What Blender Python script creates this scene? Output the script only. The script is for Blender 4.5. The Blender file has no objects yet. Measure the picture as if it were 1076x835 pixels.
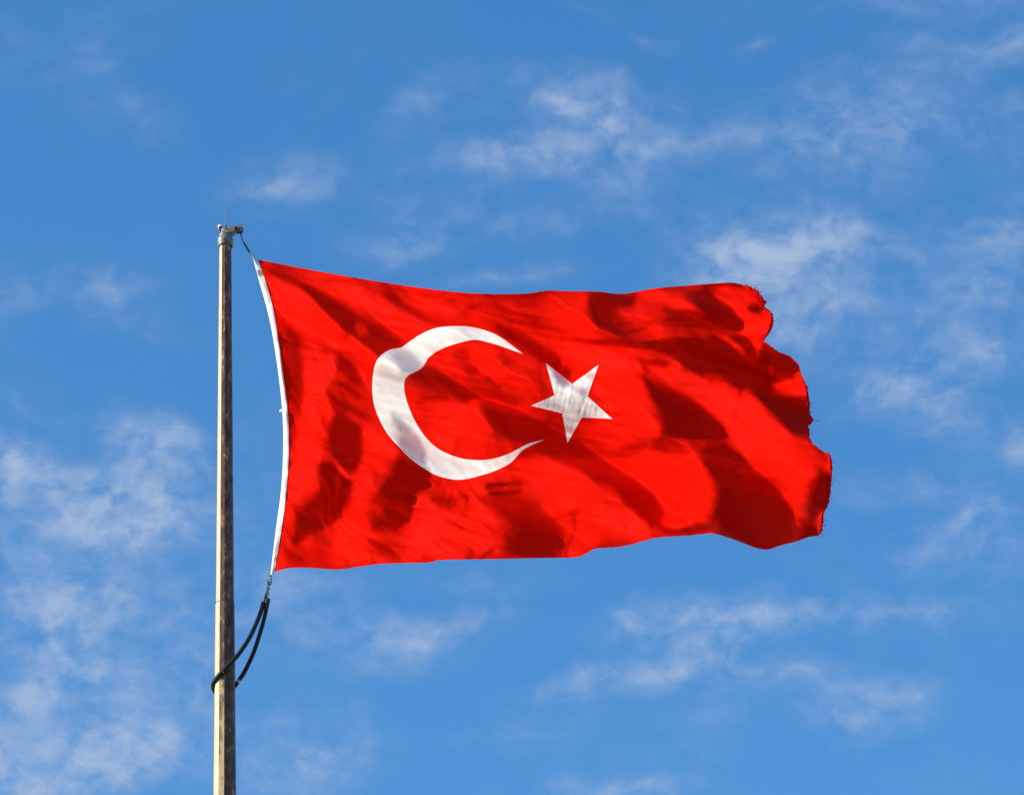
import bpy, bmesh, math, random
import numpy as np
from mathutils import Vector, Matrix
from mathutils.geometry import delaunay_2d_cdt

random.seed(7)
R_ = math.radians
scene = bpy.context.scene
col = scene.collection

# ------------------------------------------------------------------ camera
PITCH, ROLL = R_(29.0), R_(-1.72)
CAM = Vector((0.0, 0.0, 1.7))
FPX = 5375.0                       # focal length in photo pixels (1076 wide)
CX, CY = 538.0, 417.5
fwd = Vector((0, math.cos(PITCH), math.sin(PITCH)))
r0 = Vector((1, 0, 0)); u0 = r0.cross(fwd)
rgt = r0 * math.cos(ROLL) + u0 * math.sin(ROLL)
upv = u0 * math.cos(ROLL) - r0 * math.sin(ROLL)
cd = bpy.data.cameras.new('camera'); cam = bpy.data.objects.new('camera', cd); col.objects.link(cam)
cd.sensor_width = 36; cd.lens = 36 * FPX / 1076.0
cd.clip_start = 0.1; cd.clip_end = 20000
m = Matrix((rgt, upv, -fwd)).transposed().to_4x4(); m.translation = CAM
cam.matrix_world = m
scene.camera = cam

# ------------------------------------------------------------------ sun, sky, exposure
SUN_EL, SUN_A = R_(20.0), R_(10.0)      # A: how far the sun stands towards the viewer from due left
sunv = Vector((-math.cos(SUN_EL) * math.cos(SUN_A), -math.cos(SUN_EL) * math.sin(SUN_A), math.sin(SUN_EL)))
sd = bpy.data.lights.new('sun', 'SUN'); so = bpy.data.objects.new('sun', sd); col.objects.link(so)
sd.energy = 4.3; sd.angle = R_(0.5); sd.color = (1.0, 0.93, 0.82)
so.rotation_euler = sunv.to_track_quat('Z', 'Y').to_euler()
scene.view_settings.view_transform = 'Standard'; scene.view_settings.look = 'None'
scene.view_settings.exposure = 0.74; scene.view_settings.gamma = 1.0
scene.view_settings.use_curve_mapping = False
scene.cycles.max_bounces = 8

SKY_STRENGTH = 0.14
world = bpy.data.worlds.new('World'); scene.world = world; world.use_nodes = True
def build_world():
    nt = world.node_tree; N = nt.nodes; L = nt.links; N.clear()
    out = N.new('ShaderNodeOutputWorld'); bg = N.new('ShaderNodeBackground')
    bg.inputs['Strength'].default_value = SKY_STRENGTH
    sky = N.new('ShaderNodeTexSky'); sky.sky_type = 'NISHITA'; sky.sun_disc = False
    sky.sun_elevation = SUN_EL
    sky.sun_rotation = math.atan2(sunv.x, sunv.y)
    sky.altitude = 0; sky.air_density = 1.0; sky.dust_density = 0.7; sky.ozone_density = 2.5
    hs = N.new('ShaderNodeHueSaturation'); hs.inputs['Saturation'].default_value = SKY_SAT
    hs.inputs['Hue'].default_value = SKY_HUE; hs.inputs['Value'].default_value = SKY_VAL
    L.new(sky.outputs[0], hs.inputs['Color'])
    tc = N.new('ShaderNodeTexCoord')
    def math_(op, a, b=None, c=None):
        n = N.new('ShaderNodeMath'); n.operation = op
        for i, x in enumerate((a, b, c)):
            if x is None: continue
            if isinstance(x, (int, float)): n.inputs[i].default_value = x
            else: L.new(x, n.inputs[i])
        return n.outputs[0]
    def dot(v):
        n = N.new('ShaderNodeVectorMath'); n.operation = 'DOT_PRODUCT'
        L.new(tc.outputs['Generated'], n.inputs[0]); n.inputs[1].default_value = v
        return n.outputs['Value']
    # a tangent plane on the celestial sphere, where the cloud bank is laid out
    df = math_('MAXIMUM', dot(fwd), 0.05)
    cu = math_('DIVIDE', dot(rgt), df); cv = math_('DIVIDE', dot(upv), df)
    cb = N.new('ShaderNodeCombineXYZ')
    L.new(math_('MULTIPLY', cu, 10.0), cb.inputs[0]); L.new(math_('MULTIPLY', cv, 10.0), cb.inputs[1])
    P = cb.outputs[0]
    # turbulence shared by all clouds
    def noise(vec, scale, detail, rough, dist=0.0, st=(1, 1, 1), rot=0.0, off=(0, 0, 0)):
        mp = N.new('ShaderNodeMapping'); L.new(vec, mp.inputs['Vector'])
        mp.inputs['Scale'].default_value = st; mp.inputs['Rotation'].default_value = (0, 0, rot)
        mp.inputs['Location'].default_value = off
        n = N.new('ShaderNodeTexNoise'); L.new(mp.outputs[0], n.inputs['Vector'])
        n.inputs['Scale'].default_value = scale; n.inputs['Detail'].default_value = detail
        n.inputs['Roughness'].default_value = rough; n.inputs['Distortion'].default_value = dist
        return n
    wn = noise(P, 5.0, 4, 0.55)
    w1 = N.new('ShaderNodeVectorMath'); w1.operation = 'SUBTRACT'
    L.new(wn.outputs['Color'], w1.inputs[0]); w1.inputs[1].default_value = (.5, .5, .5)
    w2 = N.new('ShaderNodeVectorMath'); w2.operation = 'MULTIPLY_ADD'
    L.new(w1.outputs[0], w2.inputs[0]); w2.inputs[1].default_value = (  .15, .10, 0); L.new(P, w2.inputs[2])
    W = w2.outputs[0]
    acc = None
    for (bx, by, rx, ry, rot, s) in CLOUDS:
        mp = N.new('ShaderNodeMapping'); mp.vector_type = 'TEXTURE'; L.new(W, mp.inputs['Vector'])
        mp.inputs['Location'].default_value = ((bx - CX) / FPX * 10, (CY - by) / FPX * 10, 0)
        mp.inputs['Rotation'].default_value = (0, 0, R_(rot))
        mp.inputs['Scale'].default_value = (rx * 1.65 / FPX * 10, ry * 1.75 / FPX * 10, 1)
        g = N.new('ShaderNodeTexGradient'); g.gradient_type = 'SPHERICAL'; L.new(mp.outputs[0], g.inputs[0])
        acc = math_('MULTIPLY', g.outputs['Fac'], s) if acc is None else math_('MULTIPLY_ADD', g.outputs['Fac'], s, acc)
    n1 = noise(W, 9.5, 8, 0.55, 0.0, st=(1, 1.35, 1), rot=R_(-14))
    n2 = noise(W, 22.0, 6, 0.55, 0.0, st=(1, 1.25, 1), rot=R_(12), off=(3.1, 1.7, 0))
    n3 = noise(P, 2.3, 4, 0.5, 0.0, st=(1, 1.4, 1), off=(7.3, 2.2, 0))
    def remap(v, lo, hi):
        n = N.new('ShaderNodeMapRange'); L.new(v, n.inputs['Value'])
        n.inputs['From Min'].default_value = lo; n.inputs['From Max'].default_value = hi
        return n.outputs[0]
    tex = math_('MULTIPLY_ADD', remap(n1.outputs['Fac'], .32, .70), .64, math_('MULTIPLY', remap(n2.outputs['Fac'], .30, .70), .38))
    thin = math_('MULTIPLY', remap(n3.outputs['Fac'], .38, .72), .32)      # faint veil between the clouds
    a = math_('MULTIPLY', math_('ADD', math_('MINIMUM', acc, 1.0), thin), math_('MULTIPLY_ADD', tex, 1.55, .16))
    mr = N.new('ShaderNodeMapRange'); mr.interpolation_type = 'SMOOTHSTEP'
    L.new(a, mr.inputs['Value']); mr.inputs['From Min'].default_value = 0.02; mr.inputs['From Max'].default_value = 1.42
    mr.inputs['To Min'].default_value = 0.0; mr.inputs['To Max'].default_value = CLOUD_MAX
    mx = N.new('ShaderNodeMix'); mx.data_type = 'RGBA'
    L.new(mr.outputs[0], mx.inputs['Factor']); L.new(hs.outputs[0], mx.inputs['A'])
    mx.inputs['B'].default_value = (*[c / SKY_STRENGTH for c in CLOUD_RGB], 1)
    L.new(mx.outputs['Result'], bg.inputs['Color']); L.new(bg.outputs[0], out.inputs[0])
SKY_SAT, SKY_HUE, SKY_VAL = 1.31, 0.502, 1.0
CLOUD_MAX, CLOUD_RGB = 0.95, (0.235, 0.305, 0.43)
CLOUDS = [ # photo position of each cloud in the bank, its half-size, tilt, density
 (140,125,45,26,-20,.42),(285,195,55,30,10,.48),(405,262,45,20,0,.32),(95,302,70,16,4,.38),(165,340,60,18,-8,.28),
 (140,448,50,20,-10,.50),(175,478,48,22,-8,.62),(8,480,32,26,0,.55),(75,498,70,20,-10,.50),(90,540,95,34,6,.80),(160,545,60,24,0,.45),
 (40,640,75,42,5,.78),(130,618,60,35,0,.42),(95,705,62,26,0,.72),(20,738,40,24,0,.72),(6,790,32,26,0,.80),
 (105,790,55,36,5,.85),(170,775,65,40,15,.62),(25,825,60,18,0,.6),(310,800,85,40,10,.70),(210,690,50,40,0,.40),(330,618,90,26,5,.38),
 (400,680,70,28,-8,.66),(490,652,60,20,8,.48),(520,610,60,12,0,.30),(690,650,62,24,12,.76),(790,640,66,24,5,.60),(645,715,56,17,5,.72),(740,690,52,20,5,.58),
 (850,705,60,14,0,.42),(915,748,60,28,10,.72),(1010,565,58,28,10,.60),(960,512,70,16,0,.32),(1055,600,36,16,0,.34),(970,640,65,18,0,.32),
 (570,735,45,18,0,.32),(650,825,60,12,0,.50),(540,775,50,14,0,.25),(880,635,50,16,0,.3),
 (840,255,115,36,4,.56),(885,300,95,44,-8,.55),(760,290,70,26,15,.55),(830,350,70,34,0,.38),(1045,235,48,42,15,.58),(1030,302,44,16,0,.48),
 (1020,365,75,34,8,.62),(965,425,75,30,-5,.52),(1065,470,34,24,0,.48),(920,400,40,16,0,.3),
 (545,162,62,18,6,.64),(590,100,105,26,-5,.36),(650,135,60,44,-25,.46),(430,115,30,20,0,.28),(680,38,34,10,-20,.36),(610,15,40,8,-20,.25),(780,45,18,12,30,.34),
 (755,145,55,14,10,.34),(905,165,90,34,5,.46),(925,110,110,34,0,.38),(1062,140,40,28,10,.46),(950,60,80,20,0,.28),(1062,55,30,18,10,.36),
 (560,292,60,14,5,.42),(480,300,34,8,0,.34),(600,232,70,12,5,.26),(100,68,30,8,10,.18),(950,5,90,14,0,.28)]
build_world()

# ------------------------------------------------------------------ helpers
def ray(px, py):            # direction through a photo pixel with unit depth
    return fwd + rgt * ((px - CX) / FPX) + upv * ((CY - py) / FPX)
DIST = 43.0
_p = CAM + ray(236.5, 545) * DIST
POLE_X, POLE_Y = _p.x, _p.y
def plane_depth(px, py, yaw=0.0):   # depth at which that pixel's ray meets the vertical plane through the pole
    n = Vector((math.sin(yaw), -math.cos(yaw), 0))
    q = Vector((POLE_X, POLE_Y, 0)) - CAM
    return q.dot(n) / ray(px, py).dot(n)
def at(px, py, d=0.0):      # point in the pole's plane, d metres nearer
    return CAM + ray(px, py) * (plane_depth(px, py) - d)
def pole_z(py):
    return at(236.5, py).z

def link(name, me, mat, parent=None, loc=None):
    o = bpy.data.objects.new(name, me); col.objects.link(o)
    if mat: me.materials.append(mat)
    if parent is not None:
        o.parent = parent
    if loc is not None: o.location = loc
    return o
def thing(name, label, cat, loc, group=None):
    o = bpy.data.objects.new(name, None); col.objects.link(o); o.location = loc; o.empty_display_size = 0.2
    o['label'] = label; o['category'] = cat
    if group: o['group'] = group
    return o
def from_bm(name, bm, mat, parent, origin, smooth=True):
    bmesh.ops.translate(bm, verts=bm.verts, vec=-Vector(origin))
    bmesh.ops.recalc_face_normals(bm, faces=bm.faces)
    me = bpy.data.meshes.new(name); bm.to_mesh(me); bm.free()
    if smooth:
        me.polygons.foreach_set('use_smooth', [True] * len(me.polygons))
        if hasattr(me, 'set_sharp_from_angle'): me.set_sharp_from_angle(angle=R_(40))
    return link(name, me, mat, parent)
def catmull(pts, n=8, closed=False):
    pts = [Vector(p) for p in pts]; out = []; k = len(pts)
    for i in range(k if closed else k - 1):
        if closed: a, b, c, d = pts[i-1], pts[i], pts[(i+1) % k], pts[(i+2) % k]
        else: a, b, c, d = pts[max(i-1, 0)], pts[i], pts[i+1], pts[min(i+2, k-1)]
        for j in range(n):
            t = j / n
            out.append(0.5 * ((2*b) + (c-a)*t + (2*a-5*b+4*c-d)*t*t + (3*b-a-3*c+d)*t**3))
    if not closed: out.append(pts[-1])
    return out
def tube(bm, pts, rad, seg=10, closed=False, cap=True):
    pts = [Vector(p) for p in pts]; n = len(pts); rings = []
    nrm = None
    for i, p in enumerate(pts):
        t = (pts[(i+1) % n] - pts[i-1]) if closed else (pts[min(i+1, n-1)] - pts[max(i-1, 0)])
        t.normalize()
        if nrm is None:
            nrm = t.orthogonal().normalized()
        nrm = (nrm - t * nrm.dot(t)).normalized(); b = t.cross(nrm)
        r = rad(i / max(n-1, 1)) if callable(rad) else rad
        rings.append([bm.verts.new(p + nrm * (r*math.cos(2*math.pi*k/seg)) + b * (r*math.sin(2*math.pi*k/seg))) for k in range(seg)])
    for i in range(n if closed else n-1):
        A, B = rings[i], rings[(i+1) % n]
        for k in range(seg):
            bm.faces.new((A[k], A[(k+1) % seg], B[(k+1) % seg], B[k]))
    if cap and not closed:
        bm.faces.new(rings[0][::-1]); bm.faces.new(rings[-1])
def lathe(bm, prof, centre, axis=Vector((0, 0, 1)), seg=28, phase=0.0):
    c = Vector(centre); ax = Vector(axis).normalized(); u = ax.orthogonal().normalized(); v = ax.cross(u); rings = []
    for r, z in prof:
        rings.append([bm.verts.new(c + ax*z + u*(r*math.cos(2*math.pi*k/seg+phase)) + v*(r*math.sin(2*math.pi*k/seg+phase))) for k in range(seg)])
    for A, B in zip(rings, rings[1:]):
        for k in range(seg): bm.faces.new((A[k], A[(k+1) % seg], B[(k+1) % seg], B[k]))
    bm.faces.new(rings[0][::-1]); bm.faces.new(rings[-1])
def box(bm, c, X, Y, Z, bev=0.0):
    c = Vector(c); b2 = bmesh.new()
    bmesh.ops.create_cube(b2, size=2)
    M = Matrix((X, Y, Z)).transposed()
    for v in b2.verts: v.co = c + M @ v.co
    if bev: bmesh.ops.bevel(b2, geom=b2.edges[:], offset=bev, segments=2, affect='EDGES', profile=.7)
    me = bpy.data.meshes.new('tmp'); b2.to_mesh(me); b2.free(); bm.from_mesh(me); bpy.data.meshes.remove(me)

class Mat:
    def __init__(s, name, color=(.5,.5,.5), rough=.6, metal=0.0, spec=.5):
        s.m = bpy.data.materials.new(name); s.m.use_nodes = True
        s.nt = s.m.node_tree; s.N = s.nt.nodes; s.L = s.nt.links
        s.b = s.N['Principled BSDF']; s.out = s.N['Material Output']
        s.b.inputs['Base Color'].default_value = (*color, 1); s.b.inputs['Roughness'].default_value = rough
        s.b.inputs['Metallic'].default_value = metal; s.b.inputs['Specular IOR Level'].default_value = spec
    def new(s, t, **kw):
        n = s.N.new(t)
        for k, v in kw.items(): setattr(n, k, v)
        return n
    def noise(s, scale, detail=6, rough=.6, st=(1,1,1), off=(0,0,0)):
        tc = s.new('ShaderNodeTexCoord'); mp = s.new('ShaderNodeMapping'); n = s.new('ShaderNodeTexNoise')
        s.L.new(tc.outputs['Object'], mp.inputs[0]); s.L.new(mp.outputs[0], n.inputs['Vector'])
        mp.inputs['Scale'].default_value = st; mp.inputs['Location'].default_value = off
        n.inputs['Scale'].default_value = scale; n.inputs['Detail'].default_value = detail; n.inputs['Roughness'].default_value = rough
        return n.outputs['Fac']
    def ramp(s, fac, stops):
        r = s.new('ShaderNodeValToRGB'); s.L.new(fac, r.inputs[0])
        e = r.color_ramp.elements
        while len(e) < len(stops): e.new(.5)
        for x, (p, c) in zip(e, stops):
            x.position = p; x.color = (*c, 1) if len(c) == 3 else c
        return r.outputs['Color']
    def mix(s, fac, a, b):
        n = s.new('ShaderNodeMix', data_type='RGBA')
        for key, v in (('Factor', fac), ('A', a), ('B', b)):
            if isinstance(v, tuple): n.inputs[key].default_value = (*v, 1)
            elif isinstance(v, float): n.inputs[key].default_value = v
            else: s.L.new(v, n.inputs[key])
        return n.outputs['Result']
    def bump(s, h, dist, strength=1.0):
        n = s.new('ShaderNodeBump'); n.inputs['Distance'].default_value = dist; n.inputs['Strength'].default_value = strength
        s.L.new(h, n.inputs['Height']); s.L.new(n.outputs[0], s.b.inputs['Normal']); return n.outputs[0]

# ------------------------------------------------------------------ materials
def cloth_mat(name, color, trans, rough, spec):
    M = Mat(name, color, rough, 0, spec)
    n1 = M.noise(26, 5, .6, st=(1, 1, 1.9))
    c = M.mix(M.noise(3.0, 6, .6), tuple(x * .93 for x in color), tuple(min(1, x * 1.05) for x in color))
    M.L.new(c, M.b.inputs['Base Color'])
    nb = M.bump(n1, .010, .35)
    tr = M.new('ShaderNodeBsdfTranslucent'); M.L.new(c, tr.inputs[0]); M.L.new(nb, tr.inputs['Normal'])
    mx = M.new('ShaderNodeMixShader'); mx.inputs[0].default_value = trans
    M.L.new(M.b.outputs[0], mx.inputs[1]); M.L.new(tr.outputs[0], mx.inputs[2]); M.L.new(mx.outputs[0], M.out.inputs[0])
    return M.m
RED = cloth_mat('red_cloth', (.60, .0048, .0012), .20, .55, 0.008)
WHITE = cloth_mat('white_cloth', (.80, .745, .69), .33, .6, .05)
SLEEVE = cloth_mat('white_webbing', (.64, .63, .65), .15, .6, .2)

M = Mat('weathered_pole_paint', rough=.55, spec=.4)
att = M.new('ShaderNodeAttribute', attribute_name='rust')  # rust amount per facet, which also carries that facet's painted shade
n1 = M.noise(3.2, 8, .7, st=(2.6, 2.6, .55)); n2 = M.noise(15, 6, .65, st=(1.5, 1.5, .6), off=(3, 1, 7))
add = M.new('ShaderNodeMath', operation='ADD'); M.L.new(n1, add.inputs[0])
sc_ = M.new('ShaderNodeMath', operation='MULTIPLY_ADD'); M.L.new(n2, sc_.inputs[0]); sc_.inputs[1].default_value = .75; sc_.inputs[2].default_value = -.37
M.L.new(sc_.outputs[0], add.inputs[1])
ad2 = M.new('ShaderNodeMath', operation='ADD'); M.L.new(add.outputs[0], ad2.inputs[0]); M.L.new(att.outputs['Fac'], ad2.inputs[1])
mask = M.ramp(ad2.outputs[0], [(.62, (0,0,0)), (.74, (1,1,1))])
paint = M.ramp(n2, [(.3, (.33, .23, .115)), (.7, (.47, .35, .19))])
rust = M.ramp(n2, [(.36, (.010, .007, .006)), (.47, (.05, .024, .016)), (.58, (.105, .054, .032)), (.68, (.32, .19, .085))])  # rust tones, darkened further to deepen the shaded facets
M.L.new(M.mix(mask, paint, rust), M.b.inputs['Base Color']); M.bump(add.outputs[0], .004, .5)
POLE = M.m
M = Mat('grey_galvanised', rough=.5, metal=.25); n = M.noise(14, 6, .65)
M.L.new(M.ramp(n, [(.35, (.05, .05, .045)), (.5, (.15, .155, .15)), (.7, (.25, .24, .22))]), M.b.inputs['Base Color']); M.bump(n, .006, .5); GALV = M.m
M = Mat('rusty_steel', rough=.7, metal=.2); n = M.noise(22, 6, .65)
M.L.new(M.ramp(n, [(.35, (.05, .035, .03)), (.52, (.22, .14, .09)), (.7, (.36, .29, .22))]), M.b.inputs['Base Color']); M.bump(n, .006, .6); RUSTY = M.m
M = Mat('worn_grey_steel', rough=.6, metal=.1); n = M.noise(26, 6, .65)
M.L.new(M.ramp(n, [(.34, (.04, .03, .025)), (.45, (.16, .145, .125)), (.60, (.25, .235, .20)), (.70, (.24, .13, .07))]), M.b.inputs['Base Color']); M.bump(n, .006, .6); ARMM = M.m
M = Mat('dark_chain_steel', (.06, .05, .055), .45, .6); DARK = M.m
M = Mat('black_rubber', (.012, .013, .015), .6, 0, .15); n = M.noise(40, 4, .6)
M.L.new(M.ramp(n, [(.3, (.006, .006, .008)), (.7, (.020, .022, .025))]), M.b.inputs['Base Color']); M.bump(n, .004, .5); BLACK = M.m
M = Mat('white_plastic', (.75, .72, .66), .4); n = M.noise(30); M.L.new(M.ramp(n, [(.3, (.66,.62,.56)), (.7, (.8,.78,.74))]), M.b.inputs['Base Color']); WPLAST = M.m
M = Mat('red_plastic', (.45, .03, .03), .35); n = M.noise(30); M.L.new(M.ramp(n, [(.3, (.36,.02,.02)), (.7, (.5,.04,.04))]), M.b.inputs['Base Color']); RPLAST = M.m
M = Mat('paved_ground', rough=.9); n = M.noise(.6, 8, .65)
M.L.new(M.ramp(n, [(.3, (.24, .22, .19)), (.7, (.36, .33, .29))]), M.b.inputs['Base Color']); M.bump(n, .05, .5); GROUND = M.m

# ------------------------------------------------------------------ ground
bm = bmesh.new()
g = [-6000, -800, -120, -20, 20, 60, 140, 900, 6000]
vs = [[bm.verts.new((x, y, 0)) for x in g] for y in g]
for i in range(len(g)-1):
    for j in range(len(g)-1): bm.faces.new((vs[i][j], vs[i][j+1], vs[i+1][j+1], vs[i+1][j]))
gr = from_bm('ground', bm, GROUND, None, (0, 0, 0), False); gr['kind'] = 'structure'

# ------------------------------------------------------------------ flagpole
pole = thing('flagpole', 'tall faceted beige flagpole with rust streaks, grey cap and red-white lamp on top', 'flagpole', (POLE_X, POLE_Y, 0))
PO = Vector((POLE_X, POLE_Y, 0))
PXM = 125.0 * 43.0 / (DIST)      # pixels per metre at the pole
def shaft(name, prof, seed):
    bm = bmesh.new(); seg = 12; rings = []
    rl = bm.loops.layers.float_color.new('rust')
    az = lambda k: 2*math.pi*k/seg
    for z, r in prof:
        rings.append([bm.verts.new((POLE_X + r*math.cos(az(k)), POLE_Y + r*math.sin(az(k)), z)) for k in range(seg)])
    # facets towards the viewer and right carry rust, thickened to paint in their shade
    rust_shade = {0: .3, 11: .40, 10: .38, 9: .42, 8: .36, 7: -.10, 6: -.16, 5: -.05, 4: 0, 3: .05, 2: .05, 1: .05}
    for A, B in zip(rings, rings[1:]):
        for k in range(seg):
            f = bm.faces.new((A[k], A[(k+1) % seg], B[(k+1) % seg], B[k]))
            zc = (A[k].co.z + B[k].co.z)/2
            a = rust_shade[k] + (seed(zc, k) if seed else 0)
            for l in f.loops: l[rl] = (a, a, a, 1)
    bm.faces.new(rings[0][::-1]); bm.faces.new(rings[-1])
    # small chamfer-like softness is left to the light; facets stay crisp
    o = from_bm(name, bm, POLE, pole, PO, False)
    return o
ZJ, ZT, ZB = pole_z(634), pole_z(254), pole_z(835)
rT, rJ, rB = 6.35/PXM, 9.9/PXM, 11.5/PXM
slope = (rB - rJ) / (ZJ - ZB)
lower = [(0, rB + slope*.5*ZB)]
for i in range(1, 41): 
    z = ZB * i/40; lower.append((z, rB + slope*.5*(ZB - z)))
for i in range(1, 13): lower.append((ZB + (ZJ-ZB)*i/12, rB + (rJ-rB)*i/12))
shaft('shaft', lower, lambda z, k: (-.20 if k == 8 and z < pole_z(715) else 0))  # less rust low on that facet, lightening it as slanting sun does
upper = [(ZJ + .004 + (ZT-ZJ)*i/24, (rJ-.004) + (rT-rJ+.004)*i/24) for i in range(25)]
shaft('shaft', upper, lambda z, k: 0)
bm = bmesh.new(); lathe(bm, [(rJ+.0005, ZJ-.006), (rJ+.0022, ZJ-.004), (rJ+.0022, ZJ+.004), (rJ-.003, ZJ+.007)], (POLE_X, POLE_Y, 0), seg=12)
from_bm('joint_ring', bm, DARK, pole, PO)
# base plate on the ground
bm = bmesh.new(); lathe(bm, [(.42, .004), (.42, .03), (.26, .035), (.24, .12), (lower[0][1]+.012, .16), (lower[0][1]+.012, .2)], (POLE_X, POLE_Y, 0), seg=24)
from_bm('base_flange', bm, GALV, pole, PO)
# cap
zc = pole_z(256.5)
rc = 8.3/PXM
bm = bmesh.new()
h_ = pole_z(246.5) - zc
prof = [(rT+.002, .09), (rc-.012, .09), (rc-.012, -.024), (rc-.003, -.027), (rc, -.022), (rc, .46*h_), (rc*.97, .60*h_), (rc*.88, .74*h_), (rc*.76, .84*h_), (rc*.66, .90*h_), (rc*.62, h_), (rc*.62, h_*1.45), (rc*.5, h_*1.5)]
lathe(bm, prof, (POLE_X, POLE_Y, zc), seg=32)
for k in range(6):
    a = k*math.pi/3 + .35
    d = Vector((math.cos(a), math.sin(a), 0))
    lathe(bm, [(.007, -.004), (.007, .005), (.004, .007)], PO + Vector((0, 0, zc+.2*h_)) + d*rc, d, 6)
from_bm('pole_cap', bm, GALV, pole, PO)
# outrigger arm with pulley
A0, A1 = at(233.5, 243.6), at(254.6, 240.6)
ax = (A1 - A0).normalized(); dp = Vector((0, 1, 0)); upn = ax.cross(dp).normalized()
if upn.z < 0: upn = -upn
bm = bmesh.new()
L_ = (A1-A0).length
def seg_box(t0, t1, top, bot, wid, bev=.005):
    c = A0 + ax*((t0+t1)/2*L_) + upn*((top+bot)/2)
    box(bm, c, ax*((t1-t0)/2*L_), dp*wid, upn*((top-bot)/2), bev)
seg_box(.04, .66, .022, -.014, .034)
seg_box(-.02, .60, -.011, -.036, .042)
seg_box(.62, .80, .024, -.022, .026)
for s in (-1, 1):
    c = A0 + ax*(.84*L_) + dp*(s*.021)
    box(bm, c, ax*(.17*L_), dp*.005, upn*.031, .004)
for t in (.2, .42, .56):
    lathe(bm, [(.009, -.04), (.009, .032), (.005, .036)], A0 + ax*(t*L_), -dp, 6)
arm = from_bm('pulley_arm', bm, ARMM, pole, PO)
bm = bmesh.new()
lathe(bm, [(.030, -.014), (.030, -.010), (.022, -.004), (.022, .004), (.030, .010), (.030, .014)], A0 + ax*(.88*L_) - upn*.006, dp, 22)
lathe(bm, [(.010, -.034), (.010, .034)], A0 + ax*(.88*L_) - upn*.006, dp, 8)
lathe(bm, [(.016, -.028), (.016, -.022)], A0 + ax*(.78*L_) - upn*.02, dp, 8)
from_bm('pulley', bm, DARK, arm, PO)
# warning lamp
bL = at(231.3, 244.8); zL = Vector((0, 0, 1)); u = 1/PXM/math.cos(PITCH)
bm = bmesh.new(); lathe(bm, [(.010, 0), (.012, 2.2*u), (.021, 2.6*u), (.022, 4.6*u), (.018, 4.7*u)], bL, zL, 20)
tube(bm, [bL + Vector((0, 0, .008)), bL + Vector((.03, 0, -.004)), A0 + ax*.2*L_], .006, 8)
lamp = from_bm('warning_light', bm, DARK, pole, PO)
bm = bmesh.new(); lathe(bm, [(.0205, 4.75*u), (.0225, 5.0*u), (.0225, 6.0*u), (.0205, 6.2*u)], bL, zL, 20); from_bm('lens', bm, RPLAST, lamp, PO)
bm = bmesh.new(); lathe(bm, [(.0215, 6.25*u), (.0215, 7.6*u), (.017, 8.3*u), (.008, 8.6*u)], bL, zL, 20); from_bm('lamp_top', bm, WPLAST, lamp, PO)
# lightning rod
bm = bmesh.new(); tube(bm, [at(237.2, 243), at(237.2, 219.5)], lambda t: .0050 - .002*t, 8)
lathe(bm, [(.011, 0), (.011, .05), (.005, .056)], at(237.2, 242.5), zL, 10)
from_bm('lightning_rod', bm, GALV, pole, PO)

# ------------------------------------------------------------------ the flag: shape
def zc_(o, s, pts):          # points read off an enlargement back to photo pixels
    return [(o[0] + x/s, o[1] + y/s) for x, y in pts]
K4, K5, K6, K7, K8, K9 = ((250,250),4.639), ((250,420),4.174), ((460,280),4.64), ((460,420),4.64), ((660,280),4.639), ((660,420),4.639)
HOIST = [(269.3,272.4),(275.9,288),(285.6,321.1),(291,351.3),(296.3,388),(301.0,425),(302.7,448.7),(302.7,479.9),(300.3,515.8),(295.5,554.2),(288.3,600.4)]
TOP = [(269.3,272.4),(314.7,281.3),(368.6,291),(433.2,301.2),(480,306.8),(511.7,308.7),(546.2,308.7),(561,307.4),(576.4,305.2),(598,305.9),(628,306.3),(654,308.7),(685.9,303.3),(724.7,299.8),(759.2,297.2),(772,297.2),(782.9,300)]
FLY = [(782.9,300),(789.3,301.6),(793,305),(798,308),(801,313),(806,317.5),(803,321),(808,326),(812,330.7),(812.6,337),(808.7,347.9),(802.3,357.6),(810.9,364.1),(819.5,370.5),(830.3,373.8),(838.9,382.4),(843.2,396.4),(847.5,404),(850.1,415.8),(850.8,428.7),(851.9,435.6),(854.4,439.1),(852.9,445.5),(849.7,446.5),(850.8,459),(854,466),(864.8,473.9),(872.3,477.1),(873.8,482.5),(874.5,491.1),(873.8,506.2),(872.3,521.3),(870.2,531),(865.9,537.5),(865.2,549.3),(863.7,559),(860.5,562.7)]
BOT = [(860.5,562.7),(849.7,564),(836.8,568.7),(819.5,573),(806.6,577.2),(793.7,575.2),(776.4,568.7),(761.3,563.4),(747.3,560.1),(724.7,562.3),(692.3,564.4),(678,567.7),(664.7,571.5),(647.5,574.7),(626,576.3),(615.2,581.6),(604.4,585.3),(567.8,586),(524.7,587),(480,587.7),(460.8,588.4),(448.9,590.8),(403.3,592),(379.4,594.9),(355.4,598),(331.5,596.8),(317.1,596.1),(302.7,596.8),(288.3,600.4)]
CRES_OUT = [(549.4,371.8),(535.4,360.8),(520.3,351.1),(501,344.7),(484,342.6),(461.3,343.9),(444,350.2),(428.9,359.9),(421.4,365.0),(409.5,367.5),(398.7,375),(393.4,385.8),(391.2,404),(392.1,420),(396.1,434.4),(405.7,453.5),(417.7,467.9),(432.1,482.3),(453.6,496.7),(470.4,502.5),(485.9,503.6),(503.1,499.9),(520.3,494.4),(535.4,486.8),(544,478.2),(550.5,471.9),(559.1,467.4),(571.6,462)]
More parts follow.
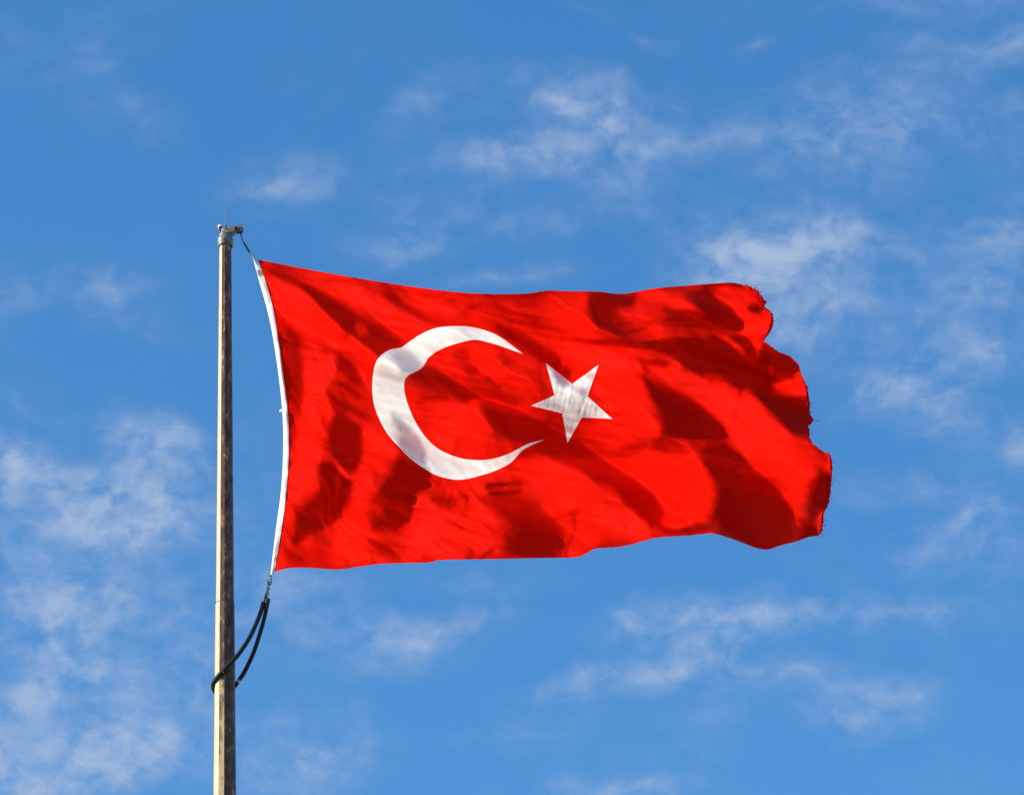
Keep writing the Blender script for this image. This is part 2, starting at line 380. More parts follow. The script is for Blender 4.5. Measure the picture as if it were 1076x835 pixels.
CRES_IN = [(571.6,462),(557,465.3),(546.2,470.6),(533.3,477.1),(516,482.3),(496.6,483.1),(479.4,479.9),(460.5,471.4),(446.5,458.3),(435.7,441.6),(428.6,425),(425,411),(425,401),(428.9,394.4),(439.7,389),(445.1,384.2),(450.5,375.5),(461.3,367.9),(472.9,363),(488,358.7),(498.8,356.9),(509.6,358.7),(524.7,363),(537.6,367.6),(549.4,371.8)]
STAR = [(573.6,381.3),(601.2,403.3),(628.8,383.4),(617.3,416.2),(643.2,439.9),(611.3,438.4),(596.4,465),(590.8,434.1),(558,426.1),(582.8,415.3)]

def smooth2(pts, n=6):
    return [(p.x, p.y) for p in catmull([(x, y, 0) for x, y in pts], n)]
def resample(pts, step):
    P = np.array(pts); d = np.r_[0, np.cumsum(np.hypot(*np.diff(P, axis=0).T))]
    k = max(2, int(round(d[-1]/step)) + 1); t = np.linspace(0, d[-1], k)
    return np.c_[np.interp(t, d, P[:, 0]), np.interp(t, d, P[:, 1])]

# grid (in photo pixels) on which the folds are worked out
GX0, GY0, GS = 200.0, 210.0, 1.25
GW, GH = 624, 368
XX, YY = np.meshgrid(GX0 + GS*np.arange(GW), GY0 + GS*np.arange(GH))
def inside(poly):
    P = np.array(poly); r = np.zeros(XX.shape, bool); j = len(P)-1
    for i in range(len(P)):
        xi, yi = P[i]; xj, yj = P[j]
        if yi != yj:
            c = ((yi > YY) != (yj > YY)) & (XX < (xj-xi)*(YY-yi)/(yj-yi) + xi); r ^= c
        j = i
    return r.astype(float)
KX, KY = np.meshgrid(2*np.pi*np.fft.fftfreq(GW, GS), 2*np.pi*np.fft.fftfreq(GH, GS))
def blur(a, s):
    return np.real(np.fft.ifft2(np.fft.fft2(a) * np.exp(-.5*s*s*(KX**2+KY**2))))
OUTLINE = resample(smooth2(HOIST)[::-1], 2).tolist() + resample(smooth2(TOP), 2).tolist() + FLY + resample(smooth2(BOT), 2).tolist()
IN = inside(OUTLINE)

# How steeply each patch of cloth turns to (1) or away from (0) the light, patch by patch
LIT = [ # key, level, softness px, polygon
 # whole-area tone
 (K4,.86,8,[(85,103),(560,190),(1067,270),(1067,450),(820,520),(700,430),(430,280),(250,190)]),
 (K4,.95,6,[(150,190),(300,230),(400,330),(440,400),(560,470),(690,580),(650,700),(600,650),(540,590),(430,520),(380,540),(300,480),(230,380)]),
 (K4,.92,6,[(320,540),(420,540),(470,640),(440,740),(420,835),(320,835)]),
 (K5,.95,7,[(280,0),(400,0),(380,150),(350,280),(330,400),(270,450),(250,330)]),
 (K5,.92,7,[(560,150),(650,180),(700,220),(650,340),(600,440),(560,520),(600,640),(560,720),(420,735),(400,660),(450,540),(520,420),(540,300)]),
 (K5,.90,7,[(790,430),(960,350),(960,690),(820,700),(700,690),(780,560)]),
 (K5,.9,5,[(180,620),(220,560),(260,480),(240,400),(215,420),(170,740),(220,730)]),
 (K6,.72,8,[(480,170),(760,160),(760,260),(800,340),(620,345),(540,300)]),
 (K6,1.0,8,[(600,380),(760,380),(900,430),(960,540),(1000,700),(900,720),(780,600),(780,480),(660,560)]),
 (K6,.9,8,[(0,190),(60,200),(110,280),(0,290)]),
 (K6,.85,6,[(170,390),(240,380),(400,450),(520,620),(440,650),(330,590),(220,530)]),
 (K6,.9,6,[(0,640),(180,650),(250,740),(300,835),(0,835)]),
 (K7,.95,10,[(480,260),(640,330),(740,400),(760,480),(700,560),(600,580),(520,500),(470,400)]),
 (K7,.88,10,[(760,420),(900,500),(1000,600),(1021,660),(900,700),(700,740),(600,740),(640,640)]),
 (K7,.86,10,[(0,420),(120,440),(220,480),(320,600),(330,700),(250,760),(0,770)]),
 (K7,.95,8,[(740,60),(960,40),(1021,230),(1021,400),(900,320),(780,230),(680,180)]),
 (K8,.88,6,[(0,150),(150,130),(320,170),(400,230),(280,220),(200,240),(100,260),(30,200)]),
 (K8,.90,4,[(60,310),(250,330),(420,320),(500,350),(560,400),(580,430),(500,380),(430,345),(330,338),(200,348),(100,355)]),
 (K8,1.0,4,[(560,260),(630,240),(705,235),(705,290),(660,350),(640,360),(635,440),(600,360),(545,305)]),
 (K8,.80,5,[(430,110),(560,110),(640,150),(600,190),(560,205),(480,150)]),
 (K8,1.0,7,[(0,430),(40,470),(90,560),(140,660),(180,760),(170,835),(0,835)]),
 (K8,.80,6,[(20,410),(180,440),(270,480),(330,500),(300,560),(200,590),(90,530)]),
 (K8,1.0,9,[(300,500),(450,560),(600,620),(720,720),(800,830),(480,835),(470,790),(400,700),(280,620)]),
 (K9,1.0,9,[(400,0),(620,0),(720,80),(800,170),(860,270),(900,360),(870,440),(850,560),(825,655),(805,600),(790,500),(740,430),(680,370),(590,300),(500,210),(470,130)]),
 (K9,.98,9,[(0,170),(80,235),(250,260),(350,310),(390,380),(420,470),(400,560),(340,600),(220,640),(190,580),(170,510),(110,440),(0,370)]),
 (K9,.95,6,[(0,520),(60,580),(120,640),(80,680),(0,705)]),
 # folds that turn away from the sun
 (K4,.05,2.5,[(130,140),(250,178),(340,228),(440,290),(510,325),(565,375),(580,420),(555,432),(515,420),(465,400),(415,340),(350,268),(270,212),(180,172)]),
 (K4,.12,3,[(560,375),(640,402),(700,430),(760,480),(800,522),(790,535),(730,550),(690,578),(640,545),(590,490),(540,470),(480,410)]),
 (K4,.05,2.5,[(740,545),(800,537),(860,570),(905,625),(880,645),(840,650),(812,680),(790,640),(760,580)]),
 (K4,.05,2.5,[(905,628),(1000,680),(1067,735),(1130,770),(1130,820),(1067,790),(980,740),(900,690),(850,660)]),
 (K4,.45,4,[(560,205),(800,238),(1067,270),(1067,345),(950,320),(800,285),(700,245)]),
 (K4,.30,2.5,[(690,275),(760,298),(860,346),(940,386),(1010,422),(960,416),(850,372),(740,310)]),
 (K4,.32,4,[(180,310),(230,400),(290,470),(310,540),(318,640),(310,835),(240,835),(215,640),(190,480)]),
 (K4,.05,3,[(232,425),(290,475),(308,545),(280,530),(255,490)]),
 (K4,.08,2.5,[(430,530),(500,556),(570,600),(600,680),(600,740),(640,800),(650,850),(440,850),(420,760),(478,700),(470,640),(485,590)]),
 (K5,.35,4,[(218,30),(275,30),(262,180),(245,300),(225,380)]),
 (K5,.03,2.5,[(425,30),(500,60),(550,130),(552,230),(530,300),(490,325),(450,290),(420,230),(430,130)]),
 (K5,.03,2.5,[(365,260),(430,268),(450,310),(500,350),(500,400),(470,470),(440,520),(390,548),(330,570),(262,640),(235,640),(262,500),(335,425),(372,372),(350,300)]),
 (K5,.40,5,[(240,630),(340,650),(400,700),(400,738),(300,735),(205,735),(200,690)]),
 (K5,.03,2.5,[(700,230),(760,272),(840,312),(850,345),(830,390),(770,430),(775,520),(710,578),(600,578),(580,550),(640,500),(620,430),(660,350),(690,290)]),
 (K5,.45,5,[(560,620),(700,610),(770,650),(740,690),(600,690)]),
 (K5,.03,2,[(668,50),(722,88),(790,160),(828,230),(832,290),(850,322),(800,302),(730,242),(700,205),(716,155),(682,100)]),
 (K5,.40,4,[(845,425),(900,405),(990,430),(990,490),(890,470)]),
 (K6,.08,2,[(0,120),(200,132),(400,136),(540,119),(520,150),(450,168),(300,165),(150,148)]),
 (K6,.42,6,[(100,172),(320,178),(500,190),(500,250),(560,330),(600,350),(480,345),(380,290),(260,255),(120,205)]),
 (K6,.03,2.5,[(270,265),(340,298),(440,358),(540,408),(605,462),(590,475),(540,470),(500,442),(420,402),(340,352),(290,305)]),
 (K6,.06,2.5,[(535,470),(640,500),(652,530),(640,560),(590,520),(550,490)]),
 (K6,.15,4,[(740,175),(860,130),(965,150),(965,192),(880,200),(860,230),(900,320),(955,352),(860,342),(800,292),(755,250),(720,200)]),
 (K6,.03,1.5,[(620,352),(800,356),(930,352),(1021,362),(1021,402),(900,386),(760,372)]),
 (K6,.03,2.5,[(0,525),(60,548),(110,572),(200,635),(330,690),(460,740),(560,790),(630,840),(420,845),(290,835),(240,740),(200,660),(110,640),(0,600)]),
 (K6,.30,4,[(120,480),(170,490),(210,540),(260,552),(330,600),(412,662),(380,692),(300,688),(200,605),(135,530)]),
 (K6,.35,4,[(930,430),(1021,470),(1021,565),(980,525)]),
 (K7,.03,3,[(240,40),(350,50),(450,90),(560,130),(620,168),(668,188),(720,230),(800,290),(870,322),(940,372),(1021,432),(1060,480),(1060,610),(1000,590),(960,556),(920,500),(870,440),(760,390),(680,332),(560,290),(470,240),(380,200),(290,150)]),
 (K7,.06,6,[(240,480),(350,490),(480,520),(560,580),(602,660),(592,735),(480,762),(300,760),(350,690),(385,620),(310,540)]),
 (K7,.12,2,[(235,408),(300,402),(400,400),(402,420),(300,424),(240,432)]),
 (K7,.12,2,[(240,446),(400,440),(402,462),(330,466),(250,467)]),
 (K7,.1,2,[(770,715),(870,704),(810,722)]),
 (K8,.45,2.5,[(0,130),(120,110),(300,94),(460,80),(560,95),(480,100),(440,110),(300,110),(150,128)]),
 (K8,.1,3,[(-10,150),(25,152),(32,185),(-10,195)]),
 (K8,.10,3,[(300,130),(400,125),(440,170),(520,220),(562,258),(540,300),(480,322),(420,295),(400,235),(340,190),(300,152)]),
 (K8,.35,4,[(190,225),(330,230),(420,272),(400,312),(250,312),(195,275)]),
 (K8,.05,2,[(590,190),(650,200),(655,232),(610,228)]),
 (K8,.02,2.5,[(-20,358),(130,368),(200,350),(340,340),(450,346),(520,382),(580,437),(636,445),(662,370),(740,420),(800,440),(838,490),(855,545),(800,547),(700,570),(720,610),(875,642),(900,660),(900,835),(800,815),(700,690),(600,610),(480,550),(330,492),(270,470),(200,440),(100,412),(-20,397)]),
 (K8,.95,3,[(700,572),(808,548),(816,498),(855,535),(885,612),(885,642),(800,628),(720,606)]),
 (K8,.03,3,[(80,552),(200,590),(300,650),(400,720),(470,800),(476,840),(160,840),(180,760),(130,640)]),
 (K9,.03,3,[(140,-10),(310,0),(400,70),(462,122),(476,180),(420,195),(250,190),(120,230),(100,235),(170,170),(185,120),(160,40)]),
 (K9,.30,5,[(120,225),(250,195),(420,198),(470,200),(400,230),(300,235)]),
 (K9,.02,3,[(370,220),(470,200),(540,260),(620,340),(700,390),(750,450),(790,520),(806,610),(818,665),(800,692),(700,722),(650,735),(560,705),(420,640),(450,605),(405,580),(430,490),(430,420),(380,330),(358,260)]),
 (K9,.04,3,[(790,135),(890,190),(1000,265),(1010,320),(960,322),(920,372),(888,450),(872,520),(862,600),(835,655),(825,695),(940,668),(925,600),(935,550),(1000,510),(1005,400),(1000,300),(880,-10),(620,-20),(740,92),(800,155)]),
 (K9,.9,2,[(960,325),(985,290),(1000,270),(1000,340),(985,345),(940,355)]),
 (K9,.9,2,[(925,550),(955,540),(958,600),(940,640),(925,600)]),
 (K9,.03,2.5,[(-20,370),(60,412),(130,462),(170,530),(166,590),(135,610),(60,570),(-20,500)]),
 (K9,.3,3,[(200,645),(330,602),(450,605),(400,650),(300,657)]),
]
KA, KB, KC, KD, KE, KF, KG, KH = ((260,260),6.425), ((290,380),6.425), ((420,330),6.425), ((440,460),5.967), ((540,370),7.593), ((620,290),6.425), ((740,290),7.593), ((600,440),5.57)
LIT += [ # finer folds, read from closer enlargements
 (KA,.95,2.5,[(480,420),(550,480),(650,570),(760,650),(850,700),(865,740),(860,800),(760,730),(640,640),(560,540),(490,480)]),
 (KA,.92,4,[(170,280),(320,370),(450,490),(440,560),(340,560),(250,450),(170,370)]),
 (KA,.95,3,[(370,680),(480,690),(560,740),(580,850),(380,850)]),
 (KA,.38,2.5,[(430,190),(600,212),(800,240),(1028,262),(1028,325),(900,305),(700,248)]),
 (KA,.40,3,[(150,400),(230,480),(260,560),(240,640),(210,600)]),
 (KA,.04,1.5,[(130,140),(220,182),(330,232),(430,276),(520,325),(600,366),(700,438),(737,500),(730,530),(690,540),(640,520),(600,480),(545,450),(470,370),(420,320),(350,262),(250,222),(150,168)]),
 (KA,.12,1.5,[(700,440),(800,500),(850,545),(920,570),(1028,630),(1028,670),(930,700),(880,730),(800,670),(720,610),(640,560),(600,500),(640,520),(690,545),(730,532)]),
 (KA,.55,1.5,[(740,500),(800,530),(820,600),(760,600),(720,560)]),
 (KA,.05,1.5,[(258,528),(300,558),(332,610),(362,685),(330,665),(290,600)]),
 (KA,.08,1.2,[(880,314),(940,324),(1040,358),(1040,378),(940,345)]),
 (KB,.28,3,[(60,0),(190,0),(190,150),(180,300),(100,310),(70,250)]),
 (KB,.97,3,[(190,0),(390,0),(390,150),(370,200),(390,370),(330,480),(280,680),(210,835),(90,835),(160,500),(190,300)]),
 (KB,.2,2,[(75,320),(130,330),(110,450),(88,560)]),
 (KB,.45,2,[(330,190),(420,60),(560,90),(640,260),(690,400),(560,420),(400,330)]),
 (KB,.05,1.2,[(440,58),(570,106),(575,168),(520,148)]), (KB,.05,1.2,[(400,108),(480,148),(612,252),(540,240),(430,168)]),
 (KB,.06,1.2,[(328,208),(420,243),(520,308),(660,375),(560,370),(400,295)]),
 (KB,.03,2,[(390,360),(560,425),(592,480),(592,600),(550,725),(480,742),(430,690),(390,640),(350,500)]),
 (KB,.85,1.2,[(380,640),(440,712),(500,780),(480,785),(430,745)]),
 (KB,.85,3,[(600,440),(740,500),(820,580),(760,720),(700,850),(570,850),(600,700)]),
 (KC,.85,3,[(470,190),(600,200),(640,350),(540,390),(500,300)]),
 (KC,.55,4,[(700,250),(900,330),(990,540),(860,580),(660,430)]),
 (KC,.30,2.5,[(370,230),(460,222),(480,300),(540,390),(620,430),(700,510),(850,600),(700,622),(500,500),(420,380),(350,330)]),
 (KC,.06,1.2,[(430,358),(530,370),(540,397),(470,397)]), (KC,.08,1.2,[(550,420),(640,438),(612,462)]),
 (KC,.03,1.8,[(170,345),(230,383),(350,438),(480,508),(560,568),(690,625),(600,600),(480,557),(300,552),(150,502),(50,450),(90,395)]),
 (KC,.03,2,[(540,560),(690,630),(800,650),(1028,748),(1028,850),(740,850),(640,720),(600,640)]),
 (KC,.97,3,[(390,640),(520,600),(560,720),(600,780),(480,770),(370,720)]),
 (KC,.10,1,[(130,558),(340,558),(330,572),(130,574)]), (KC,.2,1,[(90,595),(180,592),(170,604),(90,606)]), (KC,.25,1,[(80,680),(360,700),(350,715),(100,695)]),
 (KD,.97,4,[(820,290),(960,230),(1020,270),(1010,350),(930,470),(860,490),(800,410)]),
 (KD,.95,3,[(250,270),(400,290),(400,350),(300,350)]), (KD,.92,5,[(80,400),(250,440),(420,440),(460,540),(300,640),(120,640)]),
 (KD,.40,2,[(80,360),(66,392),(150,442),(232,442),(200,370)]), (KD,.08,1.2,[(240,328),(300,355),(345,395),(270,362)]),
 (KD,.22,4,[(350,370),(440,365),(640,370),(750,450),(870,560),(900,660),(860,725),(640,748),(500,725),(600,640),(570,560),(440,430)]),
 (KD,.03,4,[(640,480),(760,530),(860,600),(882,680),(800,732),(640,742),(550,705),(640,640)]),
 (KD,.10,1.2,[(425,283),(600,275),(635,285),(625,303),(450,308),(420,318)]), (KD,.10,1.2,[(440,340),(640,318),(642,340),(560,355),(440,362)]), (KD,.75,1,[(430,320),(560,312),(640,308),(630,314),(440,332)]),
 (KD,.10,1.5,[(380,752),(440,700),(500,680),(460,712),(400,757)]), (KD,.9,1.5,[(880,730),(980,718),(1074,660),(1074,700),(960,747)]),
 (KE,.52,2,[(258,95),(465,255),(675,100),(590,355),(780,530),(545,515),(435,725),(385,495),(140,430),(330,345)]),
 (KE,.06,1.2,[(250,85),(450,240),(448,258),(412,262),(400,288),(350,255),(310,165)]),
 (KE,.80,2,[(420,270),(460,300),(450,360),(400,350)]), (KE,.2,1,[(530,280),(575,300),(570,420),(540,400)]), (KE,.75,1.5,[(350,380),(420,420),(520,500),(480,520),(400,450)]), (KE,.2,1,[(380,400),(460,470),(530,500),(480,490)]), (KE,.2,1,[(590,375),(660,420),(640,430)]), (KE,.2,1,[(630,460),(680,430),(650,465)]),
 (KE,.03,1.5,[(120,0),(310,0),(376,60),(350,90),(450,140),(456,170),(430,205),(400,180),(260,80)]),
 (KE,.85,2,[(470,150),(560,100),(640,60),(660,90),(470,240)]),
 (KE,.3,2.5,[(940,40),(1063,60),(1063,230),(1000,150)]), (KE,.15,1.2,[(920,630),(1063,735),(1063,762),(930,650)]), (KE,1.0,1.5,[(915,630),(945,560),(940,510),(965,560),(940,620)]),
 (KF,.12,1.8,[(0,103),(220,123),(300,143),(300,195),(130,202),(60,280),(200,380),(292,425),(250,432),(130,370),(20,292),(0,240)]),
 (KF,.75,2.5,[(310,150),(480,130),(580,180),(480,215),(600,240),(420,262),(310,300)]),
 (KF,.06,1,[(180,313),(352,316),(200,330)]), (KF,.08,1,[(470,200),(520,235),(600,240),(560,228)]), (KF,.08,1,[(250,365),(370,366),(270,378)]),
 (KF,.18,3,[(520,260),(620,230),(720,240),(820,290),(780,352),(560,362),(480,330)]),
 (KF,.06,2,[(640,112),(810,100),(900,170),(1028,260),(1028,330),(990,390),(900,400),(840,340),(760,230),(700,150)]),
 (KF,.82,1.5,[(280,400),(450,362),(640,388),(760,388),(920,398),(1028,478),(1028,510),(920,432),(840,412),(690,405),(440,435),(290,427)]),
 (KF,.02,1.5,[(0,438),(240,430),(430,440),(700,410),(900,420),(1028,512),(1028,760),(800,640),(600,552),(420,510),(200,480),(0,455)]),
 (KF,.70,1.2,[(60,462),(400,502),(560,552),(640,602),(560,580),(300,520)]),
 (KF,.04,1.8,[(380,700),(450,758),(560,798),(620,850),(440,850)]), (KF,1.0,1.2,[(270,550),(330,596),(382,690),(340,662),(290,600)]), (KF,.05,1,[(340,645),(385,700),(430,780),(400,760)]),
 (KF,.2,1.8,[(340,560),(480,550),(560,580),(500,622),(400,600)]), (KF,.1,1.5,[(610,580),(700,610),(800,660),(760,680),(630,630)]),
 (KG,.06,1.8,[(0,118),(40,125),(130,190),(220,240),(312,340),(270,400),(200,430),(90,380),(0,250)]),
 (KG,.90,1.2,[(40,108),(140,168),(230,206),(320,278),(400,300),(300,342),(210,246),(120,194)]),
 (KG,1.0,1.5,[(330,350),(400,300),(500,310),(552,310),(545,400),(470,512),(430,480),(360,500),(280,430)]),
 (KG,.30,1.2,[(547,320),(558,400),(505,490),(465,528),(440,492),(500,442)]), (KG,.05,1.2,[(330,258),(390,220),(430,250),(450,305),(390,300)]),
 (KG,.12,1.5,[(220,450),(340,480),(395,540),(425,600),(415,645),(340,632),(280,560),(200,500)]),
 (KG,1.0,1,[(380,498),(420,500),(447,570),(437,645),(412,645),(415,580),(385,530)]), (KG,.90,1,[(0,470),(150,478),(230,516),(352,632),(300,612),(200,534),(100,492),(0,492)]),
 (KG,.10,1,[(0,60),(150,48),(260,58),(345,88),(280,92),(150,76),(0,97)]), (KG,.85,1.2,[(110,112),(170,76),(200,90),(150,122)]),
 (KG,.45,1.5,[(460,530),(590,615),(560,610),(480,560)]), (KG,1.0,1.2,[(725,745),(750,750),(785,835),(740,835)]),
 (KH,1.0,2.5,[(720,500),(790,450),(760,580),(620,640),(580,662),(600,600),(700,540)]), (KH,.06,1,[(390,125),(462,175),(440,172)]), (KH,.98,2,[(345,70),(370,0),(420,0),(370,60)]),
 (KH,.45,2,[(460,180),(560,132),(700,122),(890,127),(890,150),(760,155),(600,195)]), (KH,.6,2,[(270,170),(320,150),(400,150),(430,200),(340,232),(280,212)]),
 (KH,.15,1.2,[(350,530),(430,600),(560,640),(640,652),(850,612),(820,640),(640,672),(560,668),(450,622)]), (KH,.9,1.2,[(330,490),(360,530),(460,625),(440,640),(350,560)]),
]
rng0 = np.random.default_rng(21)
calm = 1 - .75*np.clip(blur(inside(CRES_OUT + CRES_IN), 2), 0, 1)
level = np.full(XX.shape, .60)
for key, lv, soft, poly in LIT:
    a = np.clip(blur(inside(zc_(*key, poly)), soft), 0, 1)
    level = level*(1-a) + lv*a

def streaks(theta, wl, length, rg):
    t = R_(theta); c, s_ = math.cos(t), math.sin(t)
    ka = KX*c - KY*s_; kn = KX*s_ + KY*c
    f = np.exp(-((np.abs(kn) - 2*np.pi/wl)/(2*np.pi/wl*.45))**2)*np.exp(-(ka*length/2.5)**2)
    a = np.real(np.fft.ifft2(np.fft.fft2(rg.standard_normal(XX.shape))*f)); return a/a.std()
def vnoise(u, v, seed):
    r = np.random.default_rng(seed).uniform(-1, 1, (256, 256))
    iu, iv = np.floor(u).astype(int), np.floor(v).astype(int); fu, fv = u-iu, v-iv
    fu = fu*fu*(3-2*fu); fv = fv*fv*(3-2*fv); iu, iv = iu % 255, iv % 255
    return (r[iu, iv]*(1-fu) + r[iu+1, iv]*fu)*(1-fv) + (r[iu, iv+1]*(1-fu) + r[iu+1, iv+1]*fu)*fv
# on its sunward side a big fold rolls over gradually into its shade; the far side ends at a sharper line
big = np.clip(blur(np.clip((.22-level)/.2, 0, 1), 4)*1.7 - .45, 0, 1); roll = np.zeros_like(level)
for d in np.arange(0, 24, 1.5):
    roll = np.maximum(roll, np.roll(big, (int(round(-d*.3/GS)), int(round(-d*.95/GS))), (0, 1))*(1 - d/24)*.8)
level = np.minimum(level, level*(1 - blur(roll, 2)) + .06)
# the cloth is pulled from the upper hoist corner, so fine creases fan out from there
TH = np.arctan2(YY - 190, XX - 150) + .05*vnoise(XX/55, YY/45, 3) + .014*vnoise(XX/17, YY/14, 8); RR = np.hypot(XX - 150, YY - 190)
fan = .15*vnoise(TH/.045+40, RR/85, 11) + .14*vnoise(TH/.019+90, RR/42, 12) + .06*vnoise(TH/.009+70, RR/24, 13)
cr = np.clip(1 - np.abs(vnoise(TH/.05+20, RR/70, 14))*7, 0, 1)*np.clip(vnoise(XX/60, YY/50, 15)*2.5, 0, 1)
cr2 = np.clip(1 - np.abs(vnoise(TH/.024+10, RR/36, 16))*5, 0, 1)*np.clip(vnoise(XX/40, YY/36, 17)*2.5, 0, 1)
level += (fan - .32*cr - .26*cr2 + .07)*np.clip((level - .08)*4, 0, 1)*calm
level += (.03*streaks(-33, 26, 90, rng0) + .03*streaks(-50, 15, 40, rng0) + .03*streaks(-10, 11, 50, rng0))*np.clip((level - .12)*3, 0, 1)
lc = np.array([sunv.dot(rgt), sunv.dot(upv), -sunv.dot(fwd)])
lxy = math.hypot(lc[0], lc[1]); T0 = lc[2]/lxy
REG1, REG2, ITER, LEAK, STEP_ = .06, .4, 12, .97, .3
BETA, RATE, ITER2, SMO = .5, .4, 300, .2
NL = .84*np.clip(level, 0, 1)**1.6             # cosine towards the sun wanted at each point
S_DARK = T0 + .04
s_t = np.where(NL < .03, S_DARK, T0 - NL*1.15)
s_t = blur(s_t, 1.2)
mean_s = float((s_t*IN).sum()/IN.sum())
# yaw of the whole flag about the pole that gives that mean slope towards the light
PX2M = DIST/FPX
pdir = np.array([lc[0], lc[1]])/lxy            # image-plane direction to the sun (x right, y up)
def plane_grad(yaw):
    e = 40
    dx = (plane_depth(580+e, 430, yaw) - plane_depth(580-e, 430, yaw))/(2*e*PX2M)
    dy = (plane_depth(580, 430-e, yaw) - plane_depth(580, 430+e, yaw))/(2*e*PX2M)
    return -dx, -dy
def plane_slope(yaw):
    a, b = plane_grad(yaw); return a*pdir[0] + b*pdir[1]
YAW = float(min(np.linspace(-.6, .6, 241), key=lambda y: abs(plane_slope(y) - mean_s)))
PGX, PGY = plane_grad(YAW); base_s = plane_slope(YAW)
# least-squares surface whose slope towards the sun is g, kept smooth like cloth
kp = KX*pdir[0] - KY*pdir[1]                    # grid y runs down
k2 = KX**2 + KY**2
DEN = kp**2 + REG1*k2 + REG2*k2**2 + 4e-6
def solve(g):
    Hf = (-1j*kp)*np.fft.fft2(g)/DEN; Hf[0, 0] = 0
    return np.real(np.fft.ifft2(Hf))            # photo pixels towards the viewer
def lit(h):
    """cosine to the sun, with the shadows one fold throws on the next"""
    gy, gx = np.gradient(h, GS); gx = gx + PGX; gy = -gy + PGY
    nl = (-gx*lc[0] - gy*lc[1] + lc[2])/np.sqrt(1 + gx**2 + gy**2)
    H = np.where(IN > 0, h, -1e4); ix, iy = pdir[0]/GS, -pdir[1]/GS; lim = np.full(h.shape, -1e4)
    for d in np.arange(3.0, 130.0, 2.5):
        ox, oy = int(round(d*ix)), int(round(d*iy))
        q = np.full(h.shape, -1e4)
        y0, y1 = max(0, -oy), min(GH, GH-oy); x0, x1 = max(0, -ox), min(GW, GW-ox)
        q[y0:y1, x0:x1] = H[y0+oy:y1+oy, x0+ox:x1+ox]
        lim = np.maximum(lim, q + (base_s - T0)*d)
    vis = np.clip((h - lim)/.8 + .5, 0, 1)
    return np.clip(nl, 0, None)*vis, nl
g0 = g = (s_t - mean_s)*IN
for it in range(ITER):
    h = solve(g); sim, nl = lit(h)
    err = blur((NL - sim)*IN, 1.5)
    # cloth already turned away enough needs no further turning
    err = np.where((NL < .05) & (sim < .02), 0, err)
    g = g0 + LEAK*(g - g0) - STEP_*err
h = solve(g)
def straighten(h):
    """take out the bend of the hoist: it hangs nearly straight between its two chains"""
    hx = np.array([p[0] for p in smooth2(HOIST)]) + 5; hy = np.array([p[1] for p in smooth2(HOIST)]) + 2
    j = np.clip(((hy-GY0)/GS).astype(int), 0, GH-1); i = np.clip(((hx-GX0)/GS).astype(int), 0, GW-1)
    qx, qy = pdir[1], -pdir[0]
    q = hx*qx - hy*qy; qm, qs = q.mean(), np.ptp(q)/2
    c = np.polyfit((q-qm)/qs, h[j, i], 5)
    Q = np.clip((XX*qx - YY*qy - qm)/qs, -1.02, 1.02)
    return h - blur(np.polyval(c, Q), 6)
h = straighten(h)
# refine the surface itself: descend on the squared difference of shading, smoothing each step as cloth would
PREC = 1.0/(k2 + BETA*k2**2 + 1.5e-4)
vel = np.zeros_like(h); vis = push = None
def dxT(a): return -np.gradient(a, GS, axis=1)
for it in range(ITER2):
    gy, gx = np.gradient(h, GS); gx = gx + PGX; gy = -gy + PGY
    n2 = 1 + gx**2 + gy**2; nn = np.sqrt(n2); num = -gx*lc[0] - gy*lc[1] + lc[2]; nl = num/nn
    if it % 10 == 0:
        H = np.where(IN > 0, h, -1e4); ix, iy = pdir[0]/GS, -pdir[1]/GS; lim = np.full(h.shape, -1e4)
        for d in np.arange(3.0, 130.0, 2.5):
            ox, oy = int(round(d*ix)), int(round(d*iy))
            y0, y1 = max(0, -oy), min(GH, GH-oy); x0, x1 = max(0, -ox), min(GW, GW-ox)
            lim[y0:y1, x0:x1] = np.maximum(lim[y0:y1, x0:x1], H[y0+oy:y1+oy, x0+ox:x1+ox] + (base_s - T0)*d)
        gap = h - lim; vis = np.clip(gap/.8 + .5, 0, 1)
        push = blur(np.where((NL > .08) & (gap < .4) & (nl > -.05), NL, 0)*IN, 2.0)   # lit in the photo, but standing in another fold's shade
    r = (np.clip(nl, 0, None)*np.maximum(vis, .35) - NL)*IN
    r = np.where(nl > 0, r, np.where(NL > .02, (nl - NL)*IN, 0))
    A = r*(-lc[0]/nn - num*gx/(n2*nn)); B = r*(-lc[1]/nn - num*gy/(n2*nn))
    grad = dxT(A) + np.gradient(B, GS, axis=0)       # rows run down, so the y term changes sign
    grad = np.real(np.fft.ifft2(np.fft.fft2(grad - .02*push)*PREC))
    vel = .8*vel - RATE*grad
    h = h + vel
    if it in (40, 90, 140, 190, 240, 285): h = straighten(h)
    if it % 10 == 9:
        h = np.real(np.fft.ifft2(np.fft.fft2(h)/(1 + SMO*k2**2)))
sim, nl = lit(h)
h *= PX2M                                       # metres
rng = np.random.default_rng(5)
def wrinkles(theta, wl, length, rms, mask, soft=4):
    """fine creases: band-limited random ridges running along theta (degrees, anticlockwise in the picture)"""
    t = R_(theta); c, s = math.cos(t), math.sin(t)
    ka = KX*c - KY*s; kn = KX*s + KY*c
    f = np.exp(-((np.abs(kn) - 2*np.pi/wl)/(2*np.pi/wl*.45))**2)*np.exp(-(ka*length/2.5)**2)
    a = np.real(np.fft.ifft2(np.fft.fft2(rng.standard_normal(XX.shape))*f))
    gy, gx = np.gradient(a, GS)
    a /= math.sqrt((gx**2+gy**2).mean())
    a = np.sign(a)*np.abs(a)**1.0
    m = np.clip(blur(mask, soft), 0, 1)
    return a*m*rms*PX2M
one = np.ones_like(XX)
patch = lambda key, p: inside(zc_(*key, p))
